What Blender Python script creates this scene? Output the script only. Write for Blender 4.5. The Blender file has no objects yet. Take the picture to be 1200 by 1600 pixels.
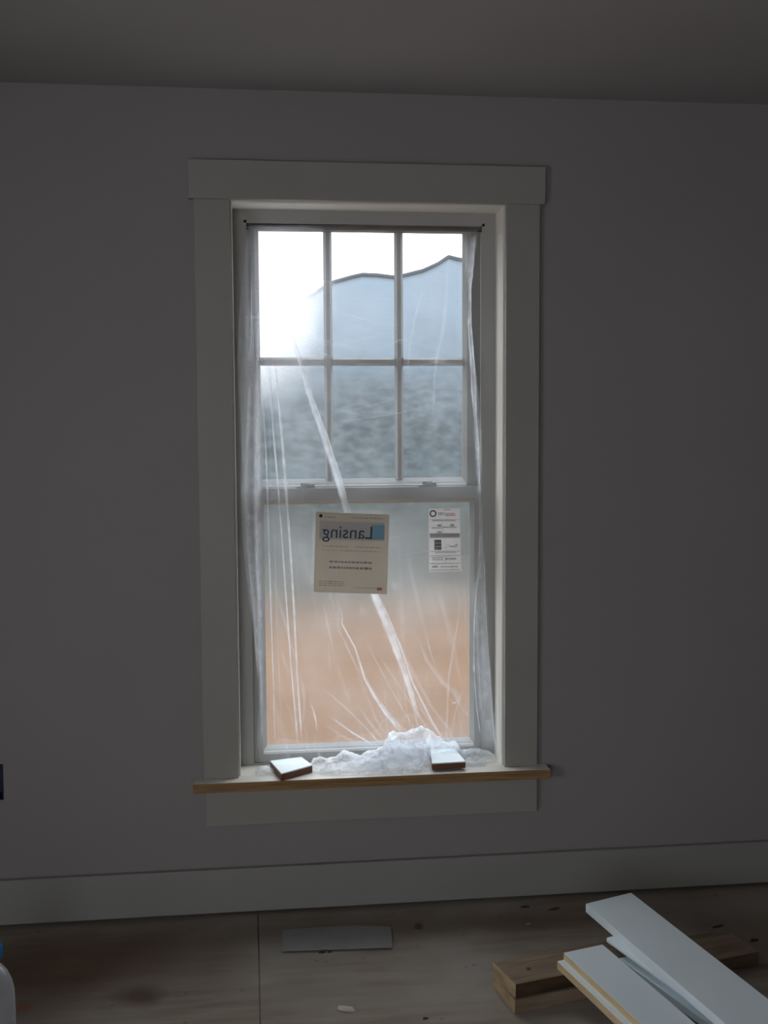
import bpy, bmesh, math, random
from mathutils import Vector, noise
random.seed(7)
S = bpy.context.scene
COL = S.collection

# ---------------------------------------------------------------- camera
CP = (0.0418, -3.3864, 1.5007); YAW, PITCH, ROLL, F = 0.1182, -0.0782, -0.0055, 1761.5
_cy, _sy, _cp, _sp = math.cos(YAW), math.sin(YAW), math.cos(PITCH), math.sin(PITCH)
FW = Vector((_sy*_cp, _cy*_cp, _sp)); _r = Vector((_cy, -_sy, 0)); _u = _r.cross(FW)
RT = _r*math.cos(ROLL) + _u*math.sin(ROLL); UP = -_r*math.sin(ROLL) + _u*math.cos(ROLL)
cam_data = bpy.data.cameras.new('camera'); cam = bpy.data.objects.new('camera', cam_data); COL.objects.link(cam)
cam_data.sensor_fit = 'VERTICAL'; cam_data.sensor_height = 24.0; cam_data.lens = 24.0*F/1600.0
cam_data.clip_start = 0.05; cam_data.clip_end = 300
from mathutils import Matrix
m = Matrix((RT, UP, -FW)).transposed().to_4x4(); m.translation = Vector(CP); cam.matrix_world = m
S.camera = cam
def atY(x, y, Y):
    d = FW + RT*((x-600)/F) - UP*((y-800)/F); k = (Y-CP[1])/d.y
    return Vector(CP) + d*k
def atZ(x, y, Z):
    d = FW + RT*((x-600)/F) - UP*((y-800)/F); k = (Z-CP[2])/d.z
    return Vector(CP) + d*k

# ---------------------------------------------------------------- world, lights, exposure
SKY = 4.6
W = bpy.data.worlds.new('overcast_sky'); S.world = W; W.use_nodes = True
bg = W.node_tree.nodes['Background']; bg.inputs[0].default_value = (0.93, 0.965, 1.0, 1); bg.inputs[1].default_value = SKY
S.view_settings.view_transform = 'Standard'; S.view_settings.look = 'None'
S.view_settings.exposure = 0.0; S.view_settings.gamma = 1.0; S.view_settings.use_curve_mapping = False
S.cycles.max_bounces = 14; S.cycles.transparent_max_bounces = 32; S.cycles.diffuse_bounces = 6
S.cycles.use_denoising = True
S.cycles.caustics_reflective = False; S.cycles.caustics_refractive = False
def area(name, loc, size, sizey, rot, power, col):
    l = bpy.data.lights.new(name, 'AREA'); l.shape = 'RECTANGLE'; l.size = size; l.size_y = sizey
    l.energy = power; l.color = col
    o = bpy.data.objects.new(name, l); o.location = loc; o.rotation_euler = rot; COL.objects.link(o); return o
# daylight entering by the windows behind and to the left of the camera
area('daylight_left_window', (-1.58, -2.7, 1.15), 0.9, 1.3, (0, math.radians(-90), 0), 4.5, (0.86, 0.93, 1.0))
area('daylight_rear_window', (-0.85, -4.97, 1.05), 1.0, 1.3, (math.radians(90), 0, 0), 4.5, (0.95, 0.95, 1.0))
# light portal filling the far window's opening
p = area('sky_portal', (0.405, 0.22, 1.30), 0.80, 1.75, (math.radians(-90), 0, 0), 1.0, (1, 1, 1)); p.data.cycles.is_portal = True

# ---------------------------------------------------------------- materials
def mat(name, col, rough=0.6, noise_amt=0.0, scale=8.0, col2=None, bump=0.0, spec=0.3, stretch=None, bscale=None, detail=6):
    M = bpy.data.materials.new(name); M.use_nodes = True; nt = M.node_tree; N = nt.nodes; L = nt.links
    b = N['Principled BSDF']; b.inputs['Base Color'].default_value = (*col, 1); b.inputs['Roughness'].default_value = rough
    b.inputs['Specular IOR Level'].default_value = spec
    tc = N.new('ShaderNodeTexCoord'); mp = N.new('ShaderNodeMapping'); L.new(tc.outputs['Object'], mp.inputs[0])
    if stretch: mp.inputs['Scale'].default_value = stretch
    if col2 is not None:
        n = N.new('ShaderNodeTexNoise'); n.inputs['Scale'].default_value = scale; n.inputs['Detail'].default_value = detail
        L.new(mp.outputs[0], n.inputs['Vector'])
        r = N.new('ShaderNodeValToRGB'); r.color_ramp.elements[0].position = 0.38; r.color_ramp.elements[1].position = 0.64
        r.color_ramp.elements[0].color = (*col, 1); r.color_ramp.elements[1].color = (*col2, 1)
        L.new(n.outputs['Fac'], r.inputs[0]); L.new(r.outputs[0], b.inputs['Base Color'])
    if bump:
        n2 = N.new('ShaderNodeTexNoise'); n2.inputs['Scale'].default_value = bscale or scale*6; n2.inputs['Detail'].default_value = 4
        L.new(mp.outputs[0], n2.inputs['Vector'])
        bp = N.new('ShaderNodeBump'); bp.inputs['Strength'].default_value = bump; bp.inputs['Distance'].default_value = 0.01
        L.new(n2.outputs['Fac'], bp.inputs['Height']); L.new(bp.outputs[0], b.inputs['Normal'])
    return M
M_wall = mat('lavender_grey_wall_paint', (0.287, 0.262, 0.262), 0.8, scale=1.5, col2=(0.297, 0.272, 0.272), bump=0.05, bscale=180)
M_ceil = mat('ceiling_paint', (0.34, 0.32, 0.31), 0.9, scale=1.5, col2=(0.36, 0.34, 0.33), bump=0.04, bscale=160)
M_trim = mat('primed_trim_paint', (0.318, 0.302, 0.278), 0.5, scale=3, col2=(0.332, 0.316, 0.292), bump=0.03, bscale=60)
M_base = mat('baseboard_paint', (0.295, 0.285, 0.275), 0.5, scale=3, col2=(0.31, 0.30, 0.29), bump=0.03, bscale=60)
M_jamb = mat('daylit_trim_paint', (0.80, 0.77, 0.71), 0.4, scale=3, col2=(0.82, 0.79, 0.73))  # brighter copy of the trim paint: daylight on jambs and stool put into colour
M_headshade = mat('head_shade_dark', (0.07, 0.062, 0.065), 0.7, scale=9, col2=(0.09, 0.08, 0.082))  # dark colour standing for the shaded recess at the window head
M_vinyl = mat('window_vinyl', (0.36, 0.355, 0.34), 0.4, scale=3, col2=(0.38, 0.375, 0.36))
M_edge = mat('raw_stool_edge_wood', (0.34, 0.20, 0.09), 0.6, scale=9, col2=(0.24, 0.135, 0.06), stretch=(1, 10, 14), bump=0.1)
M_black = mat('dark_metal_lock', (0.16, 0.16, 0.17), 0.4, scale=20, col2=(0.2, 0.2, 0.2))
M_prime = mat('white_primer', (0.78, 0.86, 0.90), 0.45, scale=6, col2=(0.81, 0.885, 0.925), bump=0.02, bscale=90)
M_pine = mat('raw_pine', (0.72, 0.56, 0.34), 0.6, scale=8, col2=(0.66, 0.49, 0.28), stretch=(2, 2, 14), bump=0.08)
M_2x = mat('weathered_framing_lumber', (0.27, 0.20, 0.14), 0.75, scale=5, col2=(0.18, 0.125, 0.08), stretch=(1.2, 9, 9), bump=0.15, bscale=30)
M_2xe = mat('sawn_lumber_end', (0.50, 0.38, 0.22), 0.75, scale=16, col2=(0.36, 0.25, 0.14), stretch=(1, 1, 3), bump=0.15, bscale=40)
M_2xd = mat('dark_lumber', (0.045, 0.028, 0.02), 0.8, scale=6, col2=(0.11, 0.065, 0.032), stretch=(1, 6, 8), bump=0.1)  # darkest lumber tone, for one near side and one end
M_red = mat('reddish_brown_wood', (0.20, 0.085, 0.045), 0.6, scale=12, col2=(0.13, 0.05, 0.028), stretch=(1, 4, 10))
M_sheet = mat('grey_cover_sheet', (0.30, 0.295, 0.295), 0.8, scale=10, col2=(0.27, 0.265, 0.265))
M_dark = mat('dark_debris', (0.05, 0.035, 0.025), 0.9, scale=30, col2=(0.09, 0.06, 0.04))
M_chip = mat('brown_wood_chip', (0.14, 0.075, 0.04), 0.8, scale=30, col2=(0.08, 0.045, 0.025))
M_scrap = mat('pale_wood_shaving', (0.62, 0.57, 0.46), 0.7, scale=30, col2=(0.52, 0.46, 0.36))
M_blue = mat('navy_plastic', (0.010, 0.012, 0.055), 0.5, scale=9, col2=(0.014, 0.016, 0.07))
M_cap = mat('blue_cap_plastic', (0.0, 0.19, 0.52), 0.4, scale=9, col2=(0.0, 0.17, 0.48))
M_paper = mat('buff_paper', (0.62, 0.575, 0.50), 0.9, scale=14, col2=(0.57, 0.53, 0.46))
M_stick = mat('white_label_paper', (0.66, 0.64, 0.62), 0.9, scale=14, col2=(0.62, 0.60, 0.58))
M_ink = mat('navy_ink', (0.055, 0.07, 0.12), 0.8); M_ink2 = mat('black_ink', (0.03, 0.035, 0.04), 0.8)
M_grey = mat('grey_ink', (0.30, 0.30, 0.31), 0.8); M_redink = mat('red_ink', (0.55, 0.17, 0.17), 0.8)
M_bink = mat('teal_blue_ink', (0.22, 0.40, 0.50), 0.8); M_grn = mat('green_ink', (0.18, 0.33, 0.2), 0.8)
M_wash = mat('pale_grey_ink', (0.50, 0.47, 0.44), 0.9)
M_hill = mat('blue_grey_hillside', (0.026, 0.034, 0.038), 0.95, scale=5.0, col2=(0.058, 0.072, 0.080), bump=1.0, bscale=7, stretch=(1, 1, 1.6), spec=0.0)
M_line = mat('dark_crest_edging', (0.03, 0.035, 0.045), 0.9)
M_dirt = mat('tan_bare_soil', (0.128, 0.074, 0.045), 0.95, scale=0.6, col2=(0.144, 0.085, 0.052), bump=0.4, bscale=6, spec=0.0)
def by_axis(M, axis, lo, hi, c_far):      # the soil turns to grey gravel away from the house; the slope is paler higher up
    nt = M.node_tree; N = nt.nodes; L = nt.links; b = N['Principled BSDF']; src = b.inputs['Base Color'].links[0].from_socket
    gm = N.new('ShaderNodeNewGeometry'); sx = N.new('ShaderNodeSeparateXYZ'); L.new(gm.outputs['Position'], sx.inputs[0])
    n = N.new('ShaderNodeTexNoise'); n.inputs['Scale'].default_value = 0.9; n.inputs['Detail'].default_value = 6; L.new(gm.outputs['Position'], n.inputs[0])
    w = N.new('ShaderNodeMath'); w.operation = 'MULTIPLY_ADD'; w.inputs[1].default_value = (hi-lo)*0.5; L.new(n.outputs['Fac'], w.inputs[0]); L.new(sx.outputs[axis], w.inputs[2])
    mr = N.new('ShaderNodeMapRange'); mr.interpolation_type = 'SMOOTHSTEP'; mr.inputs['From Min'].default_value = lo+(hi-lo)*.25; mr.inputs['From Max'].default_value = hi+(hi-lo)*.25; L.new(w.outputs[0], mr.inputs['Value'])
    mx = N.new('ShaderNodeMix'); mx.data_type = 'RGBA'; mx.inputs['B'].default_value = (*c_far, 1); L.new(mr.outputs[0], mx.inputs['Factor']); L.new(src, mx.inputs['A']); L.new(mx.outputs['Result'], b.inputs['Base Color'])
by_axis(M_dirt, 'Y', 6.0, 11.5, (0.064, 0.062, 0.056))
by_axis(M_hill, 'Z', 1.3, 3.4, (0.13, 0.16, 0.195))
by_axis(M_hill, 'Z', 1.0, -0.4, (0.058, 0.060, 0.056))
for M_ in (M_paper, M_stick):            # thin paper lets daylight glow through it
    nt = M_.node_tree; b = nt.nodes['Principled BSDF']; out = nt.nodes['Material Output']
    t = nt.nodes.new('ShaderNodeBsdfTranslucent'); t.inputs[0].default_value = (0.66, 0.61, 0.54, 1) if M_ is M_paper else (0.85, 0.83, 0.82, 1)
    mx = nt.nodes.new('ShaderNodeMixShader'); mx.inputs[0].default_value = 0.45
    nt.links.new(b.outputs[0], mx.inputs[1]); nt.links.new(t.outputs[0], mx.inputs[2]); nt.links.new(mx.outputs[0], out.inputs[0])

# plywood subfloor: grain, stains and browner bands, a seam between two sheets
def floor_mat():
    M = bpy.data.materials.new('dusty_plywood_subfloor'); M.use_nodes = True; nt = M.node_tree; N = nt.nodes; L = nt.links
    b = N['Principled BSDF']; b.inputs['Roughness'].default_value = 0.85; b.inputs['Specular IOR Level'].default_value = 0.15
    tc = N.new('ShaderNodeTexCoord'); mp = N.new('ShaderNodeMapping'); mp.inputs['Scale'].default_value = (1.2, 9, 1); L.new(tc.outputs['Object'], mp.inputs[0])
    g = N.new('ShaderNodeTexNoise'); g.inputs['Scale'].default_value = 3.0; g.inputs['Detail'].default_value = 8; L.new(mp.outputs[0], g.inputs[0])
    r = N.new('ShaderNodeValToRGB'); e = r.color_ramp.elements; e[0].position = 0.3; e[1].position = 0.7
    e[0].color = (0.235, 0.19, 0.15, 1); e[1].color = (0.335, 0.285, 0.235, 1); L.new(g.outputs['Fac'], r.inputs[0])
    # dust blotches
    d = N.new('ShaderNodeTexNoise'); d.inputs['Scale'].default_value = 2.2; d.inputs['Detail'].default_value = 5; L.new(tc.outputs['Object'], d.inputs[0])
    dr = N.new('ShaderNodeValToRGB'); dr.color_ramp.elements[0].position = 0.42; dr.color_ramp.elements[1].position = 0.68; L.new(d.outputs['Fac'], dr.inputs[0])
    mx = N.new('ShaderNodeMix'); mx.data_type = 'RGBA'; mx.inputs['B'].default_value = (0.36, 0.33, 0.30, 1); L.new(dr.outputs[0], mx.inputs['Factor']); L.new(r.outputs[0], mx.inputs['A'])
    cur = mx.outputs['Result']
    # stains and broad browner bands: (x, y, rx, ry, colour, strength)
    for (x, y, rx, ry, c, s) in [(-0.55, -0.28, .6, .26, (0.11, 0.07, 0.05), .75), (0.3, -0.09, 1.0, .10, (0.16, 0.115, 0.085), .55), (-0.22, -0.42, .07, .06, (0.10, 0.065, 0.045), .75), (-0.35, -0.2, .45, .14, (0.17, 0.115, 0.075), .65),
                                 (-0.53, -0.44, .03, .02, (0.30, 0.10, 0.05), .5), (0.9, -0.14, .5, .08, (0.17, 0.12, 0.08), .55), (0.43, -0.2, .05, .10, (0.20, 0.15, 0.11), .4),
                                 (-0.5, -0.30, .3, .05, (0.15, 0.09, 0.06), .6), (1.5, -0.35, .3, .25, (0.20, 0.15, 0.10), .5), (0.2, -0.45, .2, .06, (0.21, 0.17, 0.14), .35)]:
        mm = N.new('ShaderNodeMapping'); mm.vector_type = 'POINT'; mm.inputs['Location'].default_value = (-x/rx, -y/ry, 0); mm.inputs['Scale'].default_value = (1/rx, 1/ry, 0)
        wn = N.new('ShaderNodeTexNoise'); wn.inputs['Scale'].default_value = 7; L.new(tc.outputs['Object'], wn.inputs[0])
        wa = N.new('ShaderNodeVectorMath'); wa.operation = 'MULTIPLY_ADD'; wa.inputs[1].default_value = (0.09, 0.09, 0); L.new(wn.outputs['Color'], wa.inputs[0]); L.new(tc.outputs['Object'], wa.inputs[2])
        L.new(wa.outputs[0], mm.inputs[0])
        ln = N.new('ShaderNodeVectorMath'); ln.operation = 'LENGTH'; L.new(mm.outputs[0], ln.inputs[0])
        mr = N.new('ShaderNodeMapRange'); mr.inputs['From Min'].default_value = 1.15; mr.inputs['From Max'].default_value = 0.25
        mr.inputs['To Max'].default_value = s; L.new(ln.outputs['Value'], mr.inputs['Value'])
        m2 = N.new('ShaderNodeMix'); m2.data_type = 'RGBA'; m2.inputs['B'].default_value = (*c, 1); L.new(mr.outputs[0], m2.inputs['Factor']); L.new(cur, m2.inputs['A']); cur = m2.outputs['Result']
    # flecks
    v = N.new('ShaderNodeTexVoronoi'); v.inputs['Scale'].default_value = 14; L.new(tc.outputs['Object'], v.inputs[0])
    vr = N.new('ShaderNodeMapRange'); vr.inputs['From Min'].default_value = 0.10; vr.inputs['From Max'].default_value = 0.05; vr.inputs['To Max'].default_value = 0.5; L.new(v.outputs['Distance'], vr.inputs['Value'])
    m3 = N.new('ShaderNodeMix'); m3.data_type = 'RGBA'; m3.inputs['B'].default_value = (0.16, 0.11, 0.08, 1); L.new(vr.outputs[0], m3.inputs['Factor']); L.new(cur, m3.inputs['A']); cur = m3.outputs['Result']
    L.new(cur, b.inputs['Base Color'])
    bp = N.new('ShaderNodeBump'); bp.inputs['Strength'].default_value = 0.25; bp.inputs['Distance'].default_value = 0.004; L.new(g.outputs['Fac'], bp.inputs['Height']); L.new(bp.outputs[0], b.inputs['Normal'])
    return M
M_floor = floor_mat()

# polyethylene film: clear share + scattering share that grows where the film is seen edge-on
def film_mat(name, dens, cloud=None, blur=0.0, wrinkle=0.25, gloss=0.05, dvar=0.0, nscale=14, gather=False, creases=0.0):
    M = bpy.data.materials.new(name); M.use_nodes = True; nt = M.node_tree; N = nt.nodes; L = nt.links
    N.remove(N['Principled BSDF']); out = N['Material Output']
    tr = N.new('ShaderNodeBsdfTransparent'); tl = N.new('ShaderNodeBsdfTranslucent'); df = N.new('ShaderNodeBsdfDiffuse'); gl = N.new('ShaderNodeBsdfGlossy')
    tl.inputs[0].default_value = (0.90, 0.93, 1.0, 1); df.inputs[0].default_value = (0.9, 0.91, 0.94, 1)
    gl.inputs['Roughness'].default_value = 0.32; gl.inputs[0].default_value = (1, 1, 1, 1)
    tc = N.new('ShaderNodeTexCoord')
    n = N.new('ShaderNodeTexNoise'); n.inputs['Scale'].default_value = nscale; n.inputs['Detail'].default_value = 8; n.inputs['Distortion'].default_value = 1.2; L.new(tc.outputs['Object'], n.inputs[0])
    bp = N.new('ShaderNodeBump'); bp.inputs['Strength'].default_value = wrinkle; bp.inputs['Distance'].default_value = 0.02; L.new(n.outputs['Fac'], bp.inputs['Height'])
    for s in (tl, df, gl): L.new(bp.outputs[0], s.inputs['Normal'])
    m1 = N.new('ShaderNodeMixShader'); m1.inputs[0].default_value = 0.15; L.new(tl.outputs[0], m1.inputs[1]); L.new(df.outputs[0], m1.inputs[2])
    m2 = N.new('ShaderNodeMixShader'); m2.inputs[0].default_value = gloss; L.new(m1.outputs[0], m2.inputs[1]); L.new(gl.outputs[0], m2.inputs[2])
    # opacity
    lw = N.new('ShaderNodeLayerWeight'); lw.inputs['Blend'].default_value = 0.5
    pw = N.new('ShaderNodeMath'); pw.operation = 'POWER'; L.new(lw.outputs['Facing'], pw.inputs[0]); pw.inputs[1].default_value = 2.0
    mr = N.new('ShaderNodeMapRange'); mr.inputs['To Min'].default_value = dens; mr.inputs['To Max'].default_value = min(0.95, dens*3.0); L.new(pw.outputs[0], mr.inputs['Value'])
    fac = mr.outputs[0]
    if creases:     # sharp crumple lines where the film doubles up
        for sc_, k_ in ((11, 1.0), (24, 0.55)):
            nc = N.new('ShaderNodeTexNoise'); nc.inputs['Scale'].default_value = sc_; nc.inputs['Detail'].default_value = 2; nc.inputs['Distortion'].default_value = 0.8; L.new(tc.outputs['Object'], nc.inputs[0])
            s1 = N.new('ShaderNodeMath'); s1.operation = 'SUBTRACT'; s1.inputs[1].default_value = 0.5; L.new(nc.outputs['Fac'], s1.inputs[0])
            s2 = N.new('ShaderNodeMath'); s2.operation = 'ABSOLUTE'; L.new(s1.outputs[0], s2.inputs[0])
            s3 = N.new('ShaderNodeMapRange'); s3.inputs['From Min'].default_value = 0.030; s3.inputs['From Max'].default_value = 0.0; s3.inputs['To Max'].default_value = creases*k_; L.new(s2.outputs[0], s3.inputs['Value'])
            s4 = N.new('ShaderNodeMath'); s4.operation = 'ADD'; s4.use_clamp = True; L.new(fac, s4.inputs[0]); L.new(s3.outputs[0], s4.inputs[1]); fac = s4.outputs[0]
    if gather:      # how many layers of film are bunched together, stored on the mesh
        at = N.new('ShaderNodeAttribute'); at.attribute_name = 'gather'; mg = N.new('ShaderNodeMath'); mg.operation = 'MULTIPLY'
        L.new(at.outputs['Fac'], mg.inputs[0]); L.new(fac, mg.inputs[1]); fac = mg.outputs[0]
    if dvar:
        n2 = N.new('ShaderNodeTexNoise'); n2.inputs['Scale'].default_value = 5; n2.inputs['Detail'].default_value = 6; L.new(tc.outputs['Object'], n2.inputs[0])
        mr2 = N.new('ShaderNodeMapRange'); mr2.inputs['From Min'].default_value = 0.35; mr2.inputs['From Max'].default_value = 0.65; mr2.inputs['To Min'].default_value = -dvar; mr2.inputs['To Max'].default_value = dvar
        L.new(n2.outputs['Fac'], mr2.inputs['Value'])
        ad = N.new('ShaderNodeMath'); ad.operation = 'ADD'; ad.use_clamp = True; L.new(fac, ad.inputs[0]); L.new(mr2.outputs[0], ad.inputs[1]); fac = ad.outputs[0]
    if cloud:    # fine stretch streaks in the film: upright in the lower half, nearly level in the upper half
        for (rot, sc, z0, z1, am_) in (((0, math.radians(14), 0), (46, 46, 2.2), 1.45, 0.95, 0.10), ((0, math.radians(-14), 0), (2.0, 40, 55), 1.15, 1.55, 0.10), ((0, math.radians(3), 0), (70, 46, 1.5), 1.2, 0.9, 0.06)):
            g1 = N.new('ShaderNodeNewGeometry'); mq = N.new('ShaderNodeMapping'); mq.vector_type = 'POINT'; mq.inputs['Rotation'].default_value = rot; mq0 = N.new('ShaderNodeMapping'); mq0.inputs['Scale'].default_value = sc
            L.new(g1.outputs['Position'], mq.inputs[0]); L.new(mq.outputs[0], mq0.inputs[0])
            ns = N.new('ShaderNodeTexNoise'); ns.inputs['Scale'].default_value = 1.0; ns.inputs['Detail'].default_value = 3; ns.inputs['Distortion'].default_value = 0.5; L.new(mq0.outputs[0], ns.inputs[0])
            ms = N.new('ShaderNodeMapRange'); ms.interpolation_type = 'SMOOTHSTEP'; ms.inputs['From Min'].default_value = 0.56; ms.inputs['From Max'].default_value = 0.76; ms.inputs['To Max'].default_value = am_; L.new(ns.outputs['Fac'], ms.inputs['Value'])
            sz = N.new('ShaderNodeSeparateXYZ'); L.new(g1.outputs['Position'], sz.inputs[0]); mz = N.new('ShaderNodeMapRange'); mz.inputs['From Min'].default_value = z0; mz.inputs['From Max'].default_value = z1; L.new(sz.outputs['Z'], mz.inputs['Value'])
            mu = N.new('ShaderNodeMath'); mu.operation = 'MULTIPLY'; L.new(ms.outputs[0], mu.inputs[0]); L.new(mz.outputs[0], mu.inputs[1])
            aa = N.new('ShaderNodeMath'); aa.operation = 'ADD'; aa.use_clamp = True; L.new(fac, aa.inputs[0]); L.new(mu.outputs[0], aa.inputs[1]); fac = aa.outputs[0]
    if cloud:    # sky glow painted in as a denser area: x, z, radii, added density
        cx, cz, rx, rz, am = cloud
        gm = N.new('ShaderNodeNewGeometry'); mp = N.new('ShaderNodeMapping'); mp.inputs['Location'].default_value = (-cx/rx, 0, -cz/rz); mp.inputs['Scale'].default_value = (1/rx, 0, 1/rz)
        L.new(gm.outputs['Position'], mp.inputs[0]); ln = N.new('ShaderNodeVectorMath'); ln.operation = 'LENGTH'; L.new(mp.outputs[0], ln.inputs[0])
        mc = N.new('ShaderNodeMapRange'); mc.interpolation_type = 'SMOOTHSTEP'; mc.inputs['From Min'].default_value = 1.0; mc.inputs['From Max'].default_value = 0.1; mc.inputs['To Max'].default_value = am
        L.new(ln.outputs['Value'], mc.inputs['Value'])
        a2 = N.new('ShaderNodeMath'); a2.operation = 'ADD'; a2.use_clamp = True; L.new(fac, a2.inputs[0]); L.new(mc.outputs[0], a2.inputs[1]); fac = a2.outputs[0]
    clear = tr.outputs[0]
    if blur:
        rf = N.new('ShaderNodeBsdfRefraction'); rf.inputs['Roughness'].default_value = 0.45; rf.inputs['IOR'].default_value = 1.18
        L.new(bp.outputs[0], rf.inputs['Normal'])
        mb = N.new('ShaderNodeMixShader'); mb.inputs[0].default_value = blur; L.new(tr.outputs[0], mb.inputs[1]); L.new(rf.outputs[0], mb.inputs[2]); clear = mb.outputs[0]
    mx = N.new('ShaderNodeMixShader'); L.new(fac, mx.inputs[0]); L.new(clear, mx.inputs[1]); L.new(m2.outputs[0], mx.inputs[2])
    L.new(mx.outputs[0], out.inputs[0]); return M
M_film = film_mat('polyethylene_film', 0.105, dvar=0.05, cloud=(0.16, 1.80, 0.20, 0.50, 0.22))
M_fold = film_mat('polyethylene_fold', 0.54, wrinkle=0.1, gloss=0.1, gather=True)
M_fold3 = film_mat('polyethylene_gathered_edge', 0.40, wrinkle=0.1, gloss=0.1, gather=True)
M_rope = film_mat('polyethylene_rope', 0.85, wrinkle=0.1, gloss=0.1, gather=True)
M_fold2 = film_mat('polyethylene_faint_crease', 0.19, wrinkle=0.1, gloss=0.1, gather=True)
M_heap = film_mat('polyethylene_crumple', 0.30, wrinkle=0.9, gloss=0.16, dvar=0.14, nscale=24, creases=0.38)
M_jug = film_mat('milky_bottle_plastic', 0.45, wrinkle=0.1, gloss=0.2, dvar=0.1)
def glass_mat(name, sky_glow=0.0):
    M = bpy.data.materials.new(name); M.use_nodes = True; nt = M.node_tree; N = nt.nodes; L = nt.links
    N.remove(N['Principled BSDF']); out = N['Material Output']
    tr = N.new('ShaderNodeBsdfTransparent'); tr.inputs[0].default_value = (0.94, 0.96, 0.96, 1)
    gl = N.new('ShaderNodeBsdfGlossy'); gl.inputs['Roughness'].default_value = 0.02
    mx = N.new('ShaderNodeMixShader'); mx.inputs[0].default_value = 0.06
    L.new(tr.outputs[0], mx.inputs[1]); L.new(gl.outputs[0], mx.inputs[2]); L.new(mx.outputs[0], out.inputs[0])
    # dusty film all over and the bright sky's glow painted as white haze at the upper left
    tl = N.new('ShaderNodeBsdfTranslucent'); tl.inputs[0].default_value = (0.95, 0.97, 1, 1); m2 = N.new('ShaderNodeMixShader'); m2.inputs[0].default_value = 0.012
    if sky_glow:
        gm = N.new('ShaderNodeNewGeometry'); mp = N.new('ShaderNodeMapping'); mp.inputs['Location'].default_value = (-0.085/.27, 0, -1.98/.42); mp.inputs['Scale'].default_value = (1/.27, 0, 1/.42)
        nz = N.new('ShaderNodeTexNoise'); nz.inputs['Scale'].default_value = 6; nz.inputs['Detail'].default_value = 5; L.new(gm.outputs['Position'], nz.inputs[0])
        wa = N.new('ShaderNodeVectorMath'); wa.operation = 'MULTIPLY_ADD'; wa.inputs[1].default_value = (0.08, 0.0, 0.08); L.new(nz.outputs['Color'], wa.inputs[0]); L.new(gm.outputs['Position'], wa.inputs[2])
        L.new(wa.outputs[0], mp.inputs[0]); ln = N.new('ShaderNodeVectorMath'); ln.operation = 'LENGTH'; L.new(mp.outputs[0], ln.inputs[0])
        mc = N.new('ShaderNodeMapRange'); mc.interpolation_type = 'SMOOTHSTEP'; mc.inputs['From Min'].default_value = 1.05; mc.inputs['From Max'].default_value = 0.15; mc.inputs['To Min'].default_value = 0.012; mc.inputs['To Max'].default_value = sky_glow
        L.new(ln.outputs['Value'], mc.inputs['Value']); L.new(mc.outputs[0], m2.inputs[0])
    L.new(mx.outputs[0], m2.inputs[1]); L.new(tl.outputs[0], m2.inputs[2]); L.new(m2.outputs[0], out.inputs[0]); return M
M_glass = glass_mat('window_glass'); M_skyglow = glass_mat('sky_glow_window_glass', 0.90)
M_lip = mat('tan_vinyl_lip', (0.50, 0.38, 0.25), 0.5, scale=9, col2=(0.46, 0.35, 0.23))
M_bead = mat('skylit_glazing_bead', (0.82, 0.84, 0.86), 0.35, scale=9, col2=(0.85, 0.87, 0.89))  # paler than the vinyl: skylight on the bottom bevels painted in

# ---------------------------------------------------------------- mesh helpers
class MB:
    def __init__(s): s.v = []; s.f = []; s.mi = []
    def quad(s, *idx, mi=0): s.f.append(idx); s.mi.append(mi)
    def box(s, x0, x1, y0, y1, z0, z1, mi=0):
        b = len(s.v); s.v += [(x, y, z) for z in (z0, z1) for y in (y0, y1) for x in (x0, x1)]
        for f in ((0, 2, 3, 1), (4, 5, 7, 6), (0, 1, 5, 4), (2, 6, 7, 3), (0, 4, 6, 2), (1, 3, 7, 5)): s.f.append(tuple(b+i for i in f)); s.mi.append(mi)
        return s
    def prism(s, base, dz, mis=(0, 0, 0)):            # base: ccw list of 3-D points, extruded by vector dz; mis = bottom, top, sides
        n = len(base); b = len(s.v); dz = Vector(dz)
        s.v += [tuple(p) for p in base] + [tuple(Vector(p)+dz) for p in base]
        s.f.append(tuple(b+i for i in reversed(range(n)))); s.mi.append(mis[0])
        s.f.append(tuple(b+n+i for i in range(n))); s.mi.append(mis[1])
        for i in range(n):
            j = (i+1) % n; s.f.append((b+i, b+j, b+n+j, b+n+i)); s.mi.append(mis[2] if not isinstance(mis[2], (list, tuple)) else mis[2][i])
        return s
    def build(s, name, mats, parent=None, bevel=0.0, smooth=False, origin=None):
        if not isinstance(mats, (list, tuple)): mats = [mats]
        og = Vector(origin) if origin is not None else Vector((0, 0, 0))
        me = bpy.data.meshes.new(name); me.from_pydata([tuple(Vector(p)-og) for p in s.v], [], s.f); me.update()
        for mm in mats: me.materials.append(mm)
        for p_, i in zip(me.polygons, s.mi): p_.material_index = i; p_.use_smooth = smooth
        bm = bmesh.new(); bm.from_mesh(me); bmesh.ops.recalc_face_normals(bm, faces=bm.faces); bm.to_mesh(me); bm.free()
        o = bpy.data.objects.new(name, me); COL.objects.link(o); o.location = og
        if parent: o.parent = parent; o.location = og - parent.location
        if bevel:
            b = o.modifiers.new('bevel', 'BEVEL'); b.width = bevel; b.segments = 2; b.limit_method = 'ANGLE'
        return o
def tag(o, label=None, cat=None, group=None, kind=None):
    if label: o['label'] = label
    if cat: o['category'] = cat
    if group: o['group'] = group
    if kind: o['kind'] = kind
    return o
def empty(name, loc):
    o = bpy.data.objects.new(name, None); o.location = loc; o.empty_display_size = 0.05; COL.objects.link(o); return o
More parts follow.
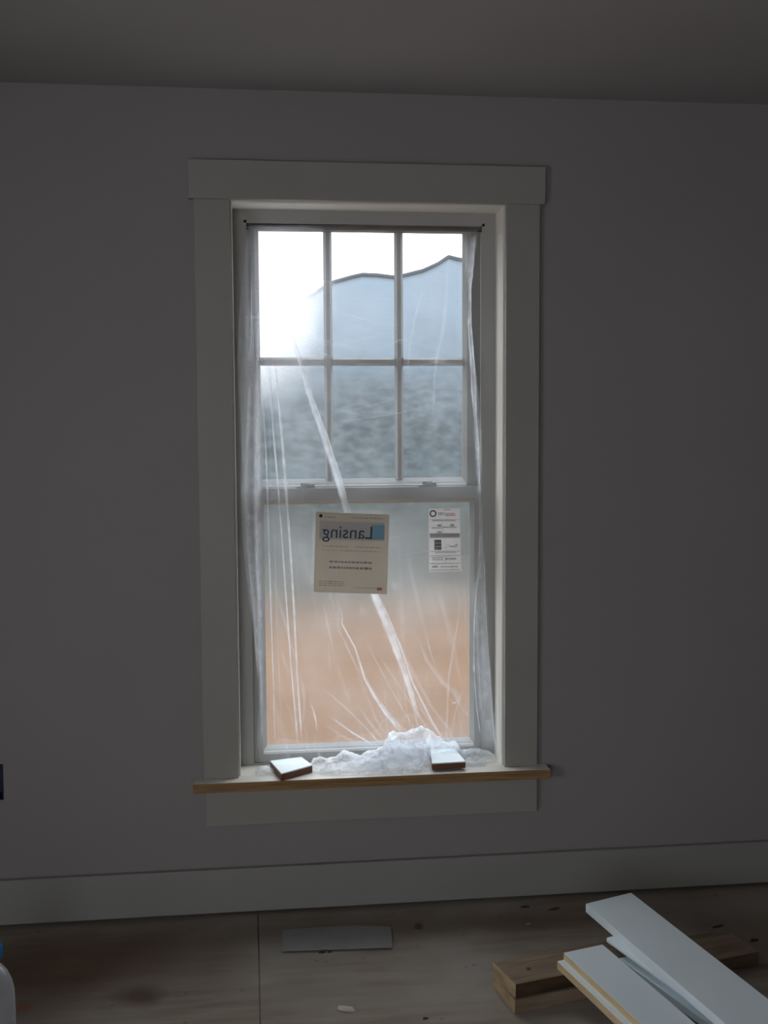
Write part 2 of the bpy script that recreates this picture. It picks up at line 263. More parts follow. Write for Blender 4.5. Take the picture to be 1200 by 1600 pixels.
def wall_with_holes(plane, a0, a1, z0, z1, t0, t1, holes):
    """plane 'y': a is x; plane 'x': a is y; holes are (a0,a1,z0,z1)"""
    A = sorted({a0, a1, *[h[0] for h in holes], *[h[1] for h in holes]}); Z = sorted({z0, z1, *[h[2] for h in holes], *[h[3] for h in holes]})
    mb = MB(); cell = lambda i, j: 0 <= i < len(A)-1 and 0 <= j < len(Z)-1 and not any(h[0] <= A[i] and A[i+1] <= h[1] and h[2] <= Z[j] and Z[j+1] <= h[3] for h in holes)
    P = (lambda a, t, z: (a, t, z)) if plane == 'y' else (lambda a, t, z: (t, a, z))
    def q(*pts): b = len(mb.v); mb.v += pts; mb.quad(*range(b, b+4))
    for i in range(len(A)-1):
        for j in range(len(Z)-1):
            if not cell(i, j): continue
            x0, x1, y0, y1 = A[i], A[i+1], Z[j], Z[j+1]
            for t in (t0, t1): q(P(x0, t, y0), P(x1, t, y0), P(x1, t, y1), P(x0, t, y1))
            if not cell(i-1, j): q(P(x0, t0, y0), P(x0, t1, y0), P(x0, t1, y1), P(x0, t0, y1))
            if not cell(i+1, j): q(P(x1, t0, y0), P(x1, t1, y0), P(x1, t1, y1), P(x1, t0, y1))
            if not cell(i, j-1): q(P(x0, t0, y0), P(x1, t0, y0), P(x1, t1, y0), P(x0, t1, y0))
            if not cell(i, j+1): q(P(x0, t0, y1), P(x1, t0, y1), P(x1, t1, y1), P(x0, t1, y1))
    # merge doubles so that the mesh is closed
    key = {}; new = []; rem = []
    for v in mb.v:
        k = tuple(round(c, 5) for c in v)
        if k not in key: key[k] = len(new); new.append(v)
        rem.append(key[k])
    mb.v = new; mb.f = [tuple(rem[i] for i in f) for f in mb.f]
    return mb

# ---------------------------------------------------------------- room shell
X0, X1, Y0, ZC = -1.6, 2.6, -5.0, 2.4717
OW, ZS, ZT = 0.81, 0.4337, 2.1485            # opening width, stool top, head of the opening
OB = (-0.760, -0.6985, 0.392, 0.500)         # outlet box hole
wall_with_holes('y', X0-.12, X1+.12, 0.022, ZC, 0.0, 0.16, [(-0.019, OW+0.019, ZS-0.0273, ZT+0.019), OB]).box(X0-.12, X1+.12, 0.08, 0.16, 0, 0.022).build('wall_far', M_wall)
wall_with_holes('x', Y0, 0, 0, ZC, X0-.12, X0, [(-3.35, -2.05, 0.7, 1.6)]).build('wall_left', M_wall)
wall_with_holes('x', Y0, 0, 0, ZC, X1, X1+.12, []).build('wall_right', M_wall)
wall_with_holes('y', X0-.12, X1+.12, 0, ZC, Y0-.12, Y0, [(-1.35, -0.35, 0.4, 1.7)]).build('wall_near', M_wall)
MB().box(X0-.12, X1+.12, Y0-.12, 0.16, ZC, ZC+.15).build('ceiling', M_ceil)
# two sheets of subfloor with a narrow seam
f = MB(); f.box(X0-.12, 0.045, Y0-.12, 0.16, -0.12, 0.0); f.box(0.0485, X1+.12, Y0-.12, 0.16, -0.12, 0.0); f.box(0.045, 0.0485, Y0-.12, 0.16, -0.12, -0.004)
f.build('floor', M_floor)
MB().box(X0, X1, -0.019, 0.0, 0.016, 0.1516).build('baseboard_far', M_base, bevel=0.0015)
for n in ('wall_far', 'wall_left', 'wall_right', 'wall_near', 'ceiling', 'floor', 'baseboard_far'): tag(bpy.data.objects[n], kind='structure')

# ---------------------------------------------------------------- window trim (casings, stool, apron)
CW = 0.1092; RV = 0.0055
def struct(mb, name, mats, **k): return tag(mb.build(name, mats, **k), kind='structure')
struct(MB().box(-CW-0.0154, OW+CW+0.0154, -0.024, 0, ZT+RV, ZT+0.1166), 'trim_1', M_trim, bevel=0.0015)          # head casing
struct(MB().box(-CW, -RV, -0.0195, 0, ZS, ZT+RV), 'trim_2', M_trim, bevel=0.0015)                                  # left casing
struct(MB().box(OW+RV, OW+CW, -0.0195, 0, ZS, ZT+RV), 'trim_3', M_trim, bevel=0.0015)                              # right casing
# stool: painted board with a raw wood nosing; its back runs through the opening
zs0 = ZS-0.0273
st = MB(); st.box(-CW-0.030, OW+CW+0.030, -0.060, 0.0, zs0, ZS, 0); st.box(-0.0188, OW+0.0188, 0.0, 0.105, zs0, ZS, 0)
so = struct(st, 'trim_4', [M_jamb, M_edge])
no = MB().box(-CW-0.0305, OW+CW+0.0305, -0.0655, -0.060, zs0-0.0005, ZS-0.0105)
no.box(-CW-0.0305, OW+CW+0.0305, -0.0625, -0.060, ZS-0.0105, ZS-0.0005)
no.box(-CW-0.0305, -CW-0.0300, -0.060, -0.0, zs0, ZS-0.0005).box(OW+CW+0.0300, OW+CW+0.0305, -0.060, 0, zs0, ZS-0.0005)
n_ = no.build('raw_wood_edge', M_edge, parent=so); n_['label'] = 'bare brown wood front edge of the sill'
struct(MB().box(-CW+0.004, OW+CW, -0.0195, 0, 0.2875, zs0), 'trim_5', M_trim, bevel=0.0015)                        # apron

# ---------------------------------------------------------------- window unit
win = empty('window_1', (OW/2, 0.0, ZS)); tag(win, kind='structure')
def wpart(mb, name, m_, parent=win, **k):
    o = mb.build(name, m_, **k); o.parent = parent
    o.location = o.location - (parent.matrix_world.translation if False else PL[parent.name]); return o
PL = {win.name: Vector(win.location)}
J = MB()   # jamb extension: lines the wall opening
J.box(-0.0185, 0, 0.0, 0.105, ZS, ZT).box(OW, OW+0.0185, 0.0, 0.105, ZS, ZT).box(-0.0185, OW+0.0185, 0.0, 0.105, ZT, ZT+0.0185)
wpart(J, 'jamb_extension', M_jamb)
FR = MB()  # vinyl frame with side tracks
fi = 0.034
for (a, b) in ((0.0, fi), (OW-fi, OW)):
    FR.box(a-0.018 if a == 0 else a, b+0.018 if a else b, 0.105, 0.20, ZS-0.02, ZT+0.018)
FR.box(fi, OW-fi, 0.105, 0.20, ZT-0.032, ZT+0.018)
FR.box(fi, OW-fi, 0.105, 0.24, ZS-0.0265, ZS+0.006)
for (a, b) in ((fi, fi+0.008), (OW-fi-0.008, OW-fi)): FR.box(a, b, 0.105, 0.112, ZS+0.006, ZT-0.032)     # inner stops
FR.box(fi, OW-fi, 0.105, 0.112, ZT-0.040, ZT-0.032)
FR.box(OW-fi-0.012, OW-fi-0.008, 0.105, 0.115, ZS+0.9, ZT-0.06)                                           # balance track lip
FR.box(fi+0.008, fi+0.012, 0.105, 0.115, ZS+0.9, ZT-0.06)
wf = wpart(FR, 'window_frame', M_vinyl); sub_ = MB().box(fi+0.0005, OW-fi-0.0005, 0.1125, 0.1465, ZT-0.050, ZT-0.0325).build('head_shade_strip', M_headshade); sub_.parent = wf; sub_['label'] = 'dark strip added for the shade above the upper sash'  # dark strip added to paint the shade under the frame head
def sash(name, x0, x1, z0, z1, gx0, gx1, gz0, gz1, y0, y1, yg, be=0.010, bb=0.024):
    """frame with a bevelled glazing bead on the room side; yg is the glass plane"""
    m_ = MB(); O = [(x0, z0), (x1, z0), (x1, z1), (x0, z1)]; I = [(gx0-be, gz0-bb), (gx1+be, gz0-bb), (gx1+be, gz1+be), (gx0-be, gz1+be)]; G = [(gx0, gz0), (gx1, gz0), (gx1, gz1), (gx0, gz1)]
    rings = [[(a, y0, b) for a, b in O], [(a, y0, b) for a, b in I], [(a, yg-0.002, b) for a, b in G], [(a, yg+0.002, b) for a, b in G], [(a, y1, b) for a, b in I], [(a, y1, b) for a, b in O]]
    for r_ in rings: m_.v += r_
    for k in range(6):
        k2 = (k+1) % 6
        for i in range(4): j = (i+1) % 4; m_.quad(k*4+i, k*4+j, k2*4+j, k2*4+i)
    return m_
YL0, YL1, YLG = 0.113, 0.143, 0.130     # lower sash (room side)
YU0, YU1, YUG = 0.148, 0.178, 0.164     # upper sash (outer)
xs0, xs1 = 0.0345, OW-0.0345
zmr = 1.264
lower = wpart(sash('lower_sash', xs0, xs1, ZS+0.0065, 1.302, 0.083, 0.733, 0.489, 1.252, YL0, YL1, YLG, 0.013), 'lower_sash', M_vinyl)
upper = wpart(sash('upper_sash', xs0, xs1, 1.268, ZT-0.033, 0.078, 0.716, 1.322, 2.094, YU0, YU1, YUG, 0.013), 'upper_sash', M_vinyl)
PL[lower.name] = Vector((0, 0, 0)); PL[upper.name] = Vector((0, 0, 0))
def sub(mb, name, m_, par, **k):
    o = mb.build(name, m_, **k); o.parent = par; return o
# the sash objects have their geometry in world coordinates minus window location; children are built the same way
def fixkid(o): return o
sub(MB().box(0.075, 0.741, YLG-0.0015, YLG+0.0015, 0.476, 1.260), 'glass_pane', M_glass, lower)
sub(MB().box(0.070, 0.724, YUG-0.0015, YUG+0.0015, 1.314, 2.102), 'glass_pane', M_skyglow, upper)
sub(MB().box(0.070, 0.746, YL0-0.002, YL0-0.0003, 1.2545, 1.2590), 'rail_lip', M_lip, lower)['label'] = 'thin tan line along the meeting rail'
def bead(x0, x1, y0, yg, z0, z1):      # bottom bead, whitened to stand for skylight on it: a step and a slope up to the glass
    m_ = MB(); pr = [(y0, z0), (yg, z0), (yg, z1), (y0+.006, z0+(z1-z0)*.55), (y0+.004, z0+(z1-z0)*.35), (y0, z0+(z1-z0)*.3)]
    m_.prism([Vector((x0, y, z)) for y, z in pr], (x1-x0, 0, 0)); return m_
sub(bead(0.072, 0.744, YL0-0.0008, YLG-0.002, 0.4655, 0.4905), 'glazing_bead', M_bead, lower)
sub(bead(0.068, 0.726, YU0-0.0008, YUG-0.002, 1.2985, 1.3290), 'glazing_bead', M_bead, upper)
def grille(o0):   # six panes: two upright bars, one cross bar, each with a bevelled face
    g = MB()
    def bar(ax, c0, c1, l0, l1):
        w = (c1-c0); prof = [(c0, YUG-0.0016), (c0+w*.28, YUG-0.012), (c1-w*.28, YUG-0.012), (c1, YUG-0.0016)]
        b = len(g.v)
        for l in (l0, l1): g.v += [((c, y, l) if ax == 'z' else (l, y, c)) for c, y in prof]
        for i in range(4): j = (i+1) % 4; g.quad(b+i, b+j, b+4+j, b+4+i)
        g.quad(b, b+1, b+2, b+3); g.quad(b+4, b+5, b+6, b+7)
    bar('z', 0.277, 0.304, 1.322, 2.094); bar('z', 0.499, 0.527, 1.322, 2.094)
    bar('x', 1.682, 1.708, 0.078, 0.277); bar('x', 1.682, 1.708, 0.304, 0.499); bar('x', 1.682, 1.708, 0.527, 0.716)
    return g
sub(grille(0), 'muntin_grille', M_vinyl, upper)
for xc in (atY(478, 757, 0.125).x, atY(668, 755, 0.125).x):
    k = MB(); k.box(xc-0.028, xc+0.028, YL0+0.003, YL1-0.001, 1.3021, 1.308)
    n = 12; b = len(k.v); c0 = [(xc+0.017*math.cos(2*math.pi*i/n), (YL0+YL1)/2+0.012*math.sin(2*math.pi*i/n), 1.308) for i in range(n)]
    k.prism(c0, (0, 0, 0.011))
    lk = sub(k, 'sash_lock', M_black, lower, bevel=0.002)
    sub(MB().box(xc-0.004, xc+0.026, YL0-0.006, YL0+0.012, 1.309, 1.316), 'lock_lever', M_black, lk, bevel=0.002)

# ---------------------------------------------------------------- outlet box at the left edge
ob = MB(); a0, a1, b0, b1 = OB; t = 0.003
a0 += .0006; a1 -= .0006; b0 += .0006; b1 -= .0006
ob.box(a0, a1, 0.07, 0.073, b0, b1).box(a0, a0+t, -0.003, 0.07, b0, b1).box(a1-t, a1, -0.003, 0.07, b0, b1).box(a0+t, a1-t, -0.003, 0.07, b0, b0+t).box(a0+t, a1-t, -0.003, 0.07, b1-t, b1)
tag(ob.build('outlet_box', M_blue, origin=((a0+a1)/2, 0, b0)), 'dark blue plastic electrical box set in the wall at the left edge', 'outlet box')

# ---------------------------------------------------------------- papers stuck on the lower glass
YP = 0.047
def px_quad(pts, Y): return [atY(x, y, Y) for x, y in pts]
def slab(pts, Y, th):
    q = px_quad(pts, Y); mb = MB(); mb.prism(q, (0, th, 0)); return mb
def lerp_quad(pts):
    q = px_quad(pts, YP); O = q[0]
    def f_(u, v):   # u right 0..1, v down 0..1
        top = q[0].lerp(q[1], u); bot = q[3].lerp(q[2], u); return top.lerp(bot, v)
    return f_
def marks(fn, rects, dy=0.0006):
    mb = MB()
    for (u0, v0, u1, v1) in rects:
        p = [fn(u0, v0), fn(u1, v0), fn(u1, v1), fn(u0, v1)]; p = [Vector((c.x, YP-dy, c.z)) for c in p]; mb.prism(p, (0, dy*0.6, 0))
    return mb
PQ = [(494, 800), (608.5, 804), (604.5, 928.5), (490, 925)]
paper = slab(PQ, YP, 0.0005).build('paper_notice', M_paper, origin=atY(547, 926, YP))
tag(paper, 'large cream paper notice with mirrored blue lettering stuck on the plastic over the lower sash', 'paper')
def kid(mb, name, m_, par): return mb.build(name, m_, parent=par)
fp = lerp_quad(PQ)
kid(marks(fp, [(0.055, .105, .93, .335)], 0.0003), 'header_panel', M_wash, paper)
kid(marks(fp, [(.76, .135, .94, .315)], 0.0009), 'blue_square', M_bink, paper)
def disc(fn, u, v, r, dy):
    c = fn(u, v); n = 20; p = [Vector((c.x+r*math.cos(2*math.pi*i/n), YP-dy, c.z+r*math.sin(2*math.pi*i/n))) for i in range(n)]
    mb = MB(); mb.prism(p, (0, dy*.4, 0)); return mb
kid(disc(fp, 0.065, 0.045, 0.0055, 0.0009), 'round_mark', M_ink2, paper)
def text(s, size, fn, u, v, m_, par, name, mirror=True, dy=0.0008, align='CENTER', sx=1.0):
    cu = bpy.data.curves.new(name, 'FONT'); cu.body = s; cu.size = size; cu.align_x = align; cu.align_y = 'CENTER'; cu.extrude = 0.00008
    to = bpy.data.objects.new(name, cu); COL.objects.link(to); bpy.context.view_layer.update()
    me = bpy.data.meshes.new_from_object(to.evaluated_get(bpy.context.evaluated_depsgraph_get())); bpy.data.objects.remove(to)
    me.name = name; c = fn(u, v); rgt = (fn(1, v)-fn(0, v)).normalized(); up = (fn(u, 0)-fn(u, 1)).normalized()
    for vv in me.vertices:
        x = -vv.co.x if mirror else vv.co.x
        p_ = c + rgt*(x*sx) + up*vv.co.y; vv.co = Vector((p_.x, YP-dy+vv.co.z, p_.z)) - Vector(par.location)
    if mirror: me.flip_normals()
    me.materials.clear(); me.materials.append(m_)
    o = bpy.data.objects.new(name, me); COL.objects.link(o); o.parent = par; return o
text('Lansing', 0.056, fp, .44, .245, M_ink, paper, 'heading_text', dy=0.0013, sx=0.95)
sm = []
def words(u0, u1, v, h, seed, gap=.35):
    rr = random.Random(seed); u = u0; out = []
    while u < u1:
        w = rr.uniform(.02, .065); out.append((u, v-h/2+rr.uniform(-.002, .002), min(u+w, u1), v+h/2)); u += w+.012
    return out
for w_ in (words(.115, .27, .058, .012, 1), words(.48, .93, .055, .010, 2), words(.10, .45, .42, .008, 3), words(.55, .9, .42, .008, 4), words(.1, .9, .47, .006, 5),
           words(.07, .42, .86, .008, 8)+words(.07, .42, .885, .008, 9)+words(.07, .42, .91, .008, 10), words(.55, .85, .93, .007, 18)):
    kid(marks(fp, w_, .0007), 'small_print', M_grey, paper)
kid(marks(fp, words(.20, .78, .612, .022, 6), .0007), 'printed_line', M_grey, paper)
kid(marks(fp, words(.20, .78, .685, .026, 7), .0007), 'printed_line', M_grey, paper)
kid(marks(fp, [(.86, .92, .93, .955)], .0007), 'red_mark', M_redink, paper)

YP = YLG-0.0022
SQ = [(669.5, 794), (719, 794), (720.5, 892.5), (670.5, 893.5)]
stk = slab(SQ, YP, 0.0005).build('label_sticker', M_stick, origin=atY(695, 893, YP))
tag(stk, 'small white rating label with black star square near right edge of lower glass', 'label')
fs = lerp_quad(SQ)
rg = MB(); c = fs(.14, .085); n = 20
for i in range(n):
    a, b = 2*math.pi*i/n, 2*math.pi*(i+1)/n
    if i in (15, ): continue
    p4 = [Vector((c.x+r*math.cos(t_), YP-.0006, c.z+r*math.sin(t_))) for r, t_ in ((.0065, a), (.0115, a), (.0115, b), (.0065, b))]
    rg.prism(p4, (0, .0003, 0))
kid(rg, 'ring_logo', M_ink2, stk)
kid(marks(fs, [(.07, .115, .21, .135)], .0007), 'logo_base', M_ink2, stk)
kid(marks(fs, words(.53, .82, .085, .018, 13)+words(.53, .85, .11, .022, 14)+[(.5, .02, .7, .03)], .0007), 'red_print', M_redink, stk)
kid(marks(fs, [(.03, .175, .97, .181), (.03, .395, .97, .46), (.03, .465, .97, .471), (.03, .675, .97, .684), (.03, .745, .97, .754), (.03, .868, .97, .878), (.03, .97, .97, .978), (.42, .21, .43, .39), (.50, .755, .51, .865)], .0006), 'ruled_lines', M_grey, stk)
for w_ in (words(.30, .50, .075, .020, 11)+words(.30, .5, .10, .02, 12), words(.12, .85, .195, .018, 15), words(.10, .4, .31, .018, 16), words(.44, .88, .30, .02, 17), [(.27, .255, .40, .29)], [(.68, .25, .80, .285)], [(.27, .365, .4, .39)],
           words(.2, .85, .70, .015, 19), words(.1, .45, .78, .015, 20)+words(.1, .45, .81, .015, 21), words(.52, .85, .80, .03, 22), words(.10, .27, .92, .03, 23), words(.36, .9, .923, .018, 24)):
    kid(marks(fs, w_, .0007), 'small_print', M_grey, stk)
kid(marks(fs, [(.17, .495, .39, .655)], .0007), 'star_square', M_ink2, stk)
kid(marks(fs, [(.19, .545, .37, .553), (.21, .60, .37, .607), (.2, .635, .3, .64)], .0011), 'star_lines', M_stick, stk)
kid(marks(fs, [(.55, .57, .60, .575), (.6, .585, .66, .592), (.66, .595, .88, .612), (.82, .57, .90, .585)], .0008), 'map_mark', M_grey, stk)

# ---------------------------------------------------------------- plastic sheet over the window
def interp(tab, y):
    if y <= tab[0][0]: return tab[0][1]
    for (a, va), (b, vb) in zip(tab, tab[1:]):
        if y <= b: return va+(vb-va)*(y-a)/(b-a)
    return tab[-1][1]
LEFT = [(352, 388), (420, 380), (480, 374), (560, 371), (640, 373), (700, 377), (780, 376), (860, 380), (920, 388), (960, 396), (1000, 402), (1100, 404), (1165, 402), (1192, 408)]
RIGHT = [(352, 749), (380, 746), (420, 739), (450, 736), (520, 738), (580, 741), (640, 744), (700, 748), (760, 751), (840, 755), (920, 761), (1000, 765), (1060, 768), (1110, 771), (1150, 774), (1185, 776), (1192, 774)]
YF = [(352, 0.094), (420, 0.086), (600, 0.070), (900, 0.062), (1100, 0.055), (1192, 0.030)]
def film_Y(x, y):
    Y = interp(YF, y)
    n = noise.noise(Vector((x*0.012, y*0.004, 1.7)))*0.010 + noise.noise(Vector((x*0.05, y*0.008, 5.1)))*0.004
    u = max(0, 1-(x-372)/75)       # pleats gathered at the left
    n += 0.003*u*max(0, min(1, (620-y)/160))*math.sin(x*0.62 + y*0.006)*min(1, max(0, (y-380)/150))
    Y += n
    w = max(0, min(1, (x-455)/30))*max(0, min(1, (645-x)/30))*max(0, min(1, (y-765)/30))*max(0, min(1, (960-y)/30))
    return Y*(1-w)+0.062*w
film = MB(); film.g = {}; NX, NY = 150, 190
for j in range(NY+1):
    y = 352 + (1192-352)*j/NY; l, r = interp(LEFT, y), interp(RIGHT, y)
    for i in range(NX+1):
        x = l+(r-l)*i/NX; film.v.append(tuple(atY(x, y, film_Y(x, y))))
for j in range(NY):
    for i in range(NX): a = j*(NX+1)+i; film.quad(a, a+1, a+NX+2, a+NX+1)
base_faces = len(film.f)
def ribbon(pts, mi, dy=0.004, depth=0.5, seg=8):
    """a gathered pleat: raised U section swept along the film; pts are (x, y, width) in film coordinates"""
    P = []
    for (a, b) in zip(pts, pts[1:]):
        k = max(2, int(math.hypot(b[0]-a[0], b[1]-a[1])/8))
        for i in range(k): t_ = i/k; P.append(tuple(a[q]+(b[q]-a[q])*t_ for q in range(3)))
    P.append(pts[-1]); b0 = len(film.v)
    for k, (x, y, w) in enumerate(P):
        q0, q1 = P[max(0, k-1)], P[min(len(P)-1, k+1)]; dx, dyy = q1[0]-q0[0], q1[1]-q0[1]; L = math.hypot(dx, dyy) or 1; nx, ny = -dyy/L, dx/L
        w *= 1+0.25*noise.noise(Vector((x*.1, y*.1, w)))
        for i in range(seg+1):
            s = i/seg-0.5; px, py = x+nx*w*s, y+ny*w*s
            Y = film_Y(px, py) - dy - math.sin(math.pi*i/seg)*w*0.0019*depth
            e = min(1, k/3.0, (len(P)-1-k)/3.0)*min(1, 0.75+0.5*noise.noise(Vector((px*.05, py*.03, w))))
            sn = math.sin(math.pi*i/seg)
            film.g[len(film.v)] = e*(min(1, sn*2.2) if mi in (1, 3) else sn)
            film.v.append(tuple(atY(px, py, Y)))
    for k in range(len(P)-1):
        for i in range(seg): a = b0+k*(seg+1)+i; film.quad(a, a+1, a+seg+2, a+seg+1, mi=mi)
R_ = ribbon
# long diagonal fold
R_([(440, 478, 3), (452, 508, 6), (466, 555, 8), (485, 620, 11), (507, 685, 12), (530, 752, 14), (540, 790, 13), (560, 850, 13), (587, 933, 14), (610, 990, 13), (632, 1050, 10), (655, 1125, 7)], 1, depth=.25)
R_([(470, 568, 2), (487, 618, 2.5), (512, 682, 2.5), (536, 756, 2)], 1, dy=.006)
R_([(595, 935, 2), (625, 1007, 3), (645, 1067, 4), (675, 1127, 4), (695, 1160, 3)], 1, dy=.006)
# upright pleats at the left
R_([(409, 600, 2), (412, 640, 2.5), (416, 710, 3), (418, 762, 3), (421, 860, 3.5), (424, 960, 3), (428, 1080, 2), (430, 1165, 2)], 1)
R_([(421, 570, 2), (423, 600, 3), (427, 672, 3.5), (435, 762, 4), (442, 860, 3), (447, 930, 3), (455, 1040, 3), (466, 1165, 4)], 1)
R_([(429, 560, 2), (433, 600, 4), (440, 672, 6), (447, 762, 5), (454, 860, 4), (459, 940, 4), (465, 1060, 4), (472, 1160, 4)], 1)
R_([(420, 640, 2), (425, 762, 2), (430, 870, 2), (434, 1000, 2), (440, 1150, 2)], 2)
R_([(404, 470, 3), (404, 560, 8), (405, 640, 14), (405, 740, 18), (405, 860, 16), (407, 960, 12), (409, 1060, 8), (410, 1165, 6)], 4, depth=.3)
R_([(394, 430, 2), (393, 520, 5), (390, 640, 8), (385, 760, 9), (389, 860, 8), (398, 960, 6), (403, 1060, 4)], 4, depth=.5)
R_([(379, 520, 3), (377, 620, 4), (381, 720, 4), (380, 830, 4), (388, 920, 4), (399, 990, 3)], 2)
R_([(414, 465, 2), (416, 540, 6), (420, 590, 10), (425, 650, 5)], 2, depth=.3)
# creases fanning up from the heap
R_([(533, 945, 1.5), (535, 976, 2.5), (555, 1012, 3), (570, 1060, 4.5), (586, 1088, 6), (603, 1113, 9), (622, 1135, 11), (640, 1150, 12)], 1)
R_([(522, 968, 1.5), (540, 1005, 4), (557, 1042, 5), (570, 1060, 3)], 2)
R_([(600, 960, 5), (615, 990, 7), (645, 1050, 7), (675, 1105, 6), (712, 1152, 5)], 2)
R_([(652, 992, 3), (667, 1032, 7), (692, 1065, 11), (712, 1082, 12), (719, 1103, 6), (733, 1122, 2)], 2)
R_([(704, 1092, 2), (708, 1099, 3), (714, 1096, 2), (711, 1088, 2)], 1)
R_([(716, 1105, 5), (719, 1130, 5), (722, 1160, 4)], 2)
R_([(722, 1103, 2), (731, 1117, 2.5), (736, 1126, 1.5)], 1)
R_([(512, 1117, 2), (535, 1133, 3), (552, 1145, 4), (575, 1158, 4), (592, 1168, 5)], 1)
R_([(495, 1070, 3), (520, 1088, 4), (542, 1107, 5), (572, 1137, 4), (600, 1167, 5)], 2)
R_([(570, 1135, 2), (585, 1152, 3), (602, 1168, 5)], 1)
R_([(500, 1125, 3), (530, 1147, 5), (570, 1165, 7)], 2)
R_([(482, 1092, 1.5), (490, 1110, 3), (494, 1128, 3), (496, 1150, 2)], 1)
R_([(466, 1045, 3), (474, 1072, 6), (476, 1100, 5), (472, 1140, 4)], 2)
R_([(484, 1155, 2), (480, 1166, 2.5), (478, 1178, 2)], 1)
R_([(640, 1070, 4), (660, 1110, 5), (690, 1150, 5)], 2)
R_([(505, 940, 2), (512, 975, 6), (522, 1020, 5)], 2)
R_([(610, 905, 8), (618, 915, 16), (622, 930, 12)], 2, depth=.15)
R_([(560, 940, 6), (568, 955, 14), (572, 968, 5)], 2, depth=.15)
R_([(725, 925, 2), (719, 945, 3), (716, 960, 2)], 2)
# faint horizontal stretch lines over the upper sash
for pl in ([(530, 502, 1), (552, 499, 2), (590, 493, 1)], [(575, 511, 1), (620, 505, 1.5)], [(520, 541, 1), (565, 530, 2), (628, 515, 1)], [(585, 546, 1), (624, 531, 2), (660, 520, 1)],
           [(520, 608, 1), (565, 594, 2), (610, 580, 1)], [(518, 646, 1), (565, 637, 2), (618, 624, 1)], [(520, 660, 1), (560, 655, 2), (625, 645, 2), (712, 622, 1)], [(630, 622, 1), (672, 607, 2), (728, 588, 1)],
           [(440, 645, 1), (480, 634, 2), (505, 628, 1)], [(430, 600, 1), (470, 586, 2), (500, 575, 1)], [(640, 500, 1), (690, 490, 2), (725, 484, 1)], [(640, 680, 1), (690, 668, 1.5)],
           [(550, 560, 1), (600, 540, 1.5), (640, 528, 1)], [(470, 700, 1), (490, 690, 1.5)], [(560, 850, 1), (640, 835, 1.5), (700, 828, 1)], [(620, 870, 1), (680, 858, 1.5), (730, 850, 1)]):
    R_([(a, b, max(1.2, c)) for a, b, c in pl], 2)
R_([(700, 395, 3), (698, 430, 6), (697, 467, 8), (691, 520, 9), (683, 552, 8), (679, 590, 5), (676, 660, 3)], 2, depth=.25)
R_([(664, 440, 3), (650, 490, 5), (640, 540, 4), (636, 600, 2)], 2, depth=.2)
R_([(720, 380, 2), (717, 420, 4), (716, 480, 3)], 2)
rr = random.Random(4)
for i in range(11):      # many faint creases fanning from the heap
    ex, ey = 640+rr.uniform(-60, 70), 1165+rr.uniform(-5, 8); a = math.radians(rr.uniform(-62, 30)); L_ = rr.uniform(60, 230)
    x0_, y0_ = ex+math.sin(a)*L_, ey-math.cos(a)*L_
    if x0_ > 734 or x0_ < 420: continue
    mx_, my_ = (ex+x0_)/2+rr.uniform(-7, 7), (ey+y0_)/2+rr.uniform(-7, 7)
    R_([(x0_, y0_, rr.uniform(1, 3)), (mx_, my_, rr.uniform(2, 6)), (ex, ey, rr.uniform(2, 5))], 2)
for i in range(5):
    x0_ = rr.uniform(425, 730); y0_ = rr.uniform(930, 1080); L_ = rr.uniform(40, 120); R_([(x0_, y0_, 1.5), (x0_+L_*.12, y0_+L_*.5, rr.uniform(3, 7)), (min(734, x0_+L_*.3), min(1160, y0_+L_), 1.5)], 2, depth=.3)
for i in range(7):
    x0_ = rr.uniform(415, 640); y0_ = rr.uniform(480, 720); L_ = rr.uniform(40, 90); R_([(x0_, y0_, 1.2), (x0_+L_*.5, y0_-L_*.14, rr.uniform(1.5, 3)), (x0_+L_, y0_-L_*.22, 1.2)], 2)
# right edge: gathered rope that opens towards the bottom
R_([(741, 356, 10), (738, 390, 10), (736, 420, 9), (734, 450, 6), (734, 500, 6), (737, 545, 7), (740, 590, 9), (741, 625, 8), (743, 665, 5)], 3, dy=.005, depth=.4)
R_([(731, 470, 3), (732, 520, 3), (735, 560, 3.5), (737, 610, 3), (741, 650, 3)], 3, dy=.012)
R_([(724, 358, 10), (727, 400, 12), (731, 440, 7)], 2)
R_([(729, 368, 16), (731, 400, 18), (733, 440, 10), (734, 480, 6)], 4, dy=.006, depth=.3)
R_([(737, 560, 5), (741, 600, 13), (743, 640, 15), (746, 690, 16), (748, 740, 12), (749, 790, 8)], 4, dy=.003, depth=.3)
R_([(391, 470, 6), (390, 560, 20), (391, 660, 30), (392, 760, 32), (393, 860, 26), (400, 960, 14), (406, 1060, 8)], 4, dy=.002, depth=.1)
R_([(401, 560, 4), (401, 640, 12), (401, 760, 13), (403, 880, 12), (408, 980, 6)], 4, dy=.006, depth=.3)
R_([(755, 1000, 14), (758, 1060, 22), (761, 1120, 26), (766, 1170, 20)], 4, dy=.006, depth=.2)
R_([(742, 900, 3), (744, 990, 8), (747, 1060, 10), (752, 1130, 8)], 4, dy=.008, depth=.3)
R_([(743, 640, 5), (746, 700, 7), (748, 740, 4), (750, 775, 4)], 3, dy=.005)
R_([(750, 770, 4), (751, 830, 8), (750, 900, 12), (750, 980, 22), (754, 1060, 26), (760, 1120, 26), (764, 1170, 20)], 4, depth=.3)
R_([(757, 860, 2), (757, 940, 3), (761, 1000, 3), (765, 1060, 3), (770, 1130, 3), (775, 1184, 3)], 1)
R_([(748, 880, 2), (741, 960, 3), (740, 1035, 4), (741, 1062, 3), (745, 1110, 2), (752, 1160, 2)], 1)
R_([(739, 360, 3), (743, 362, 3), (750, 354, 3)], 1)
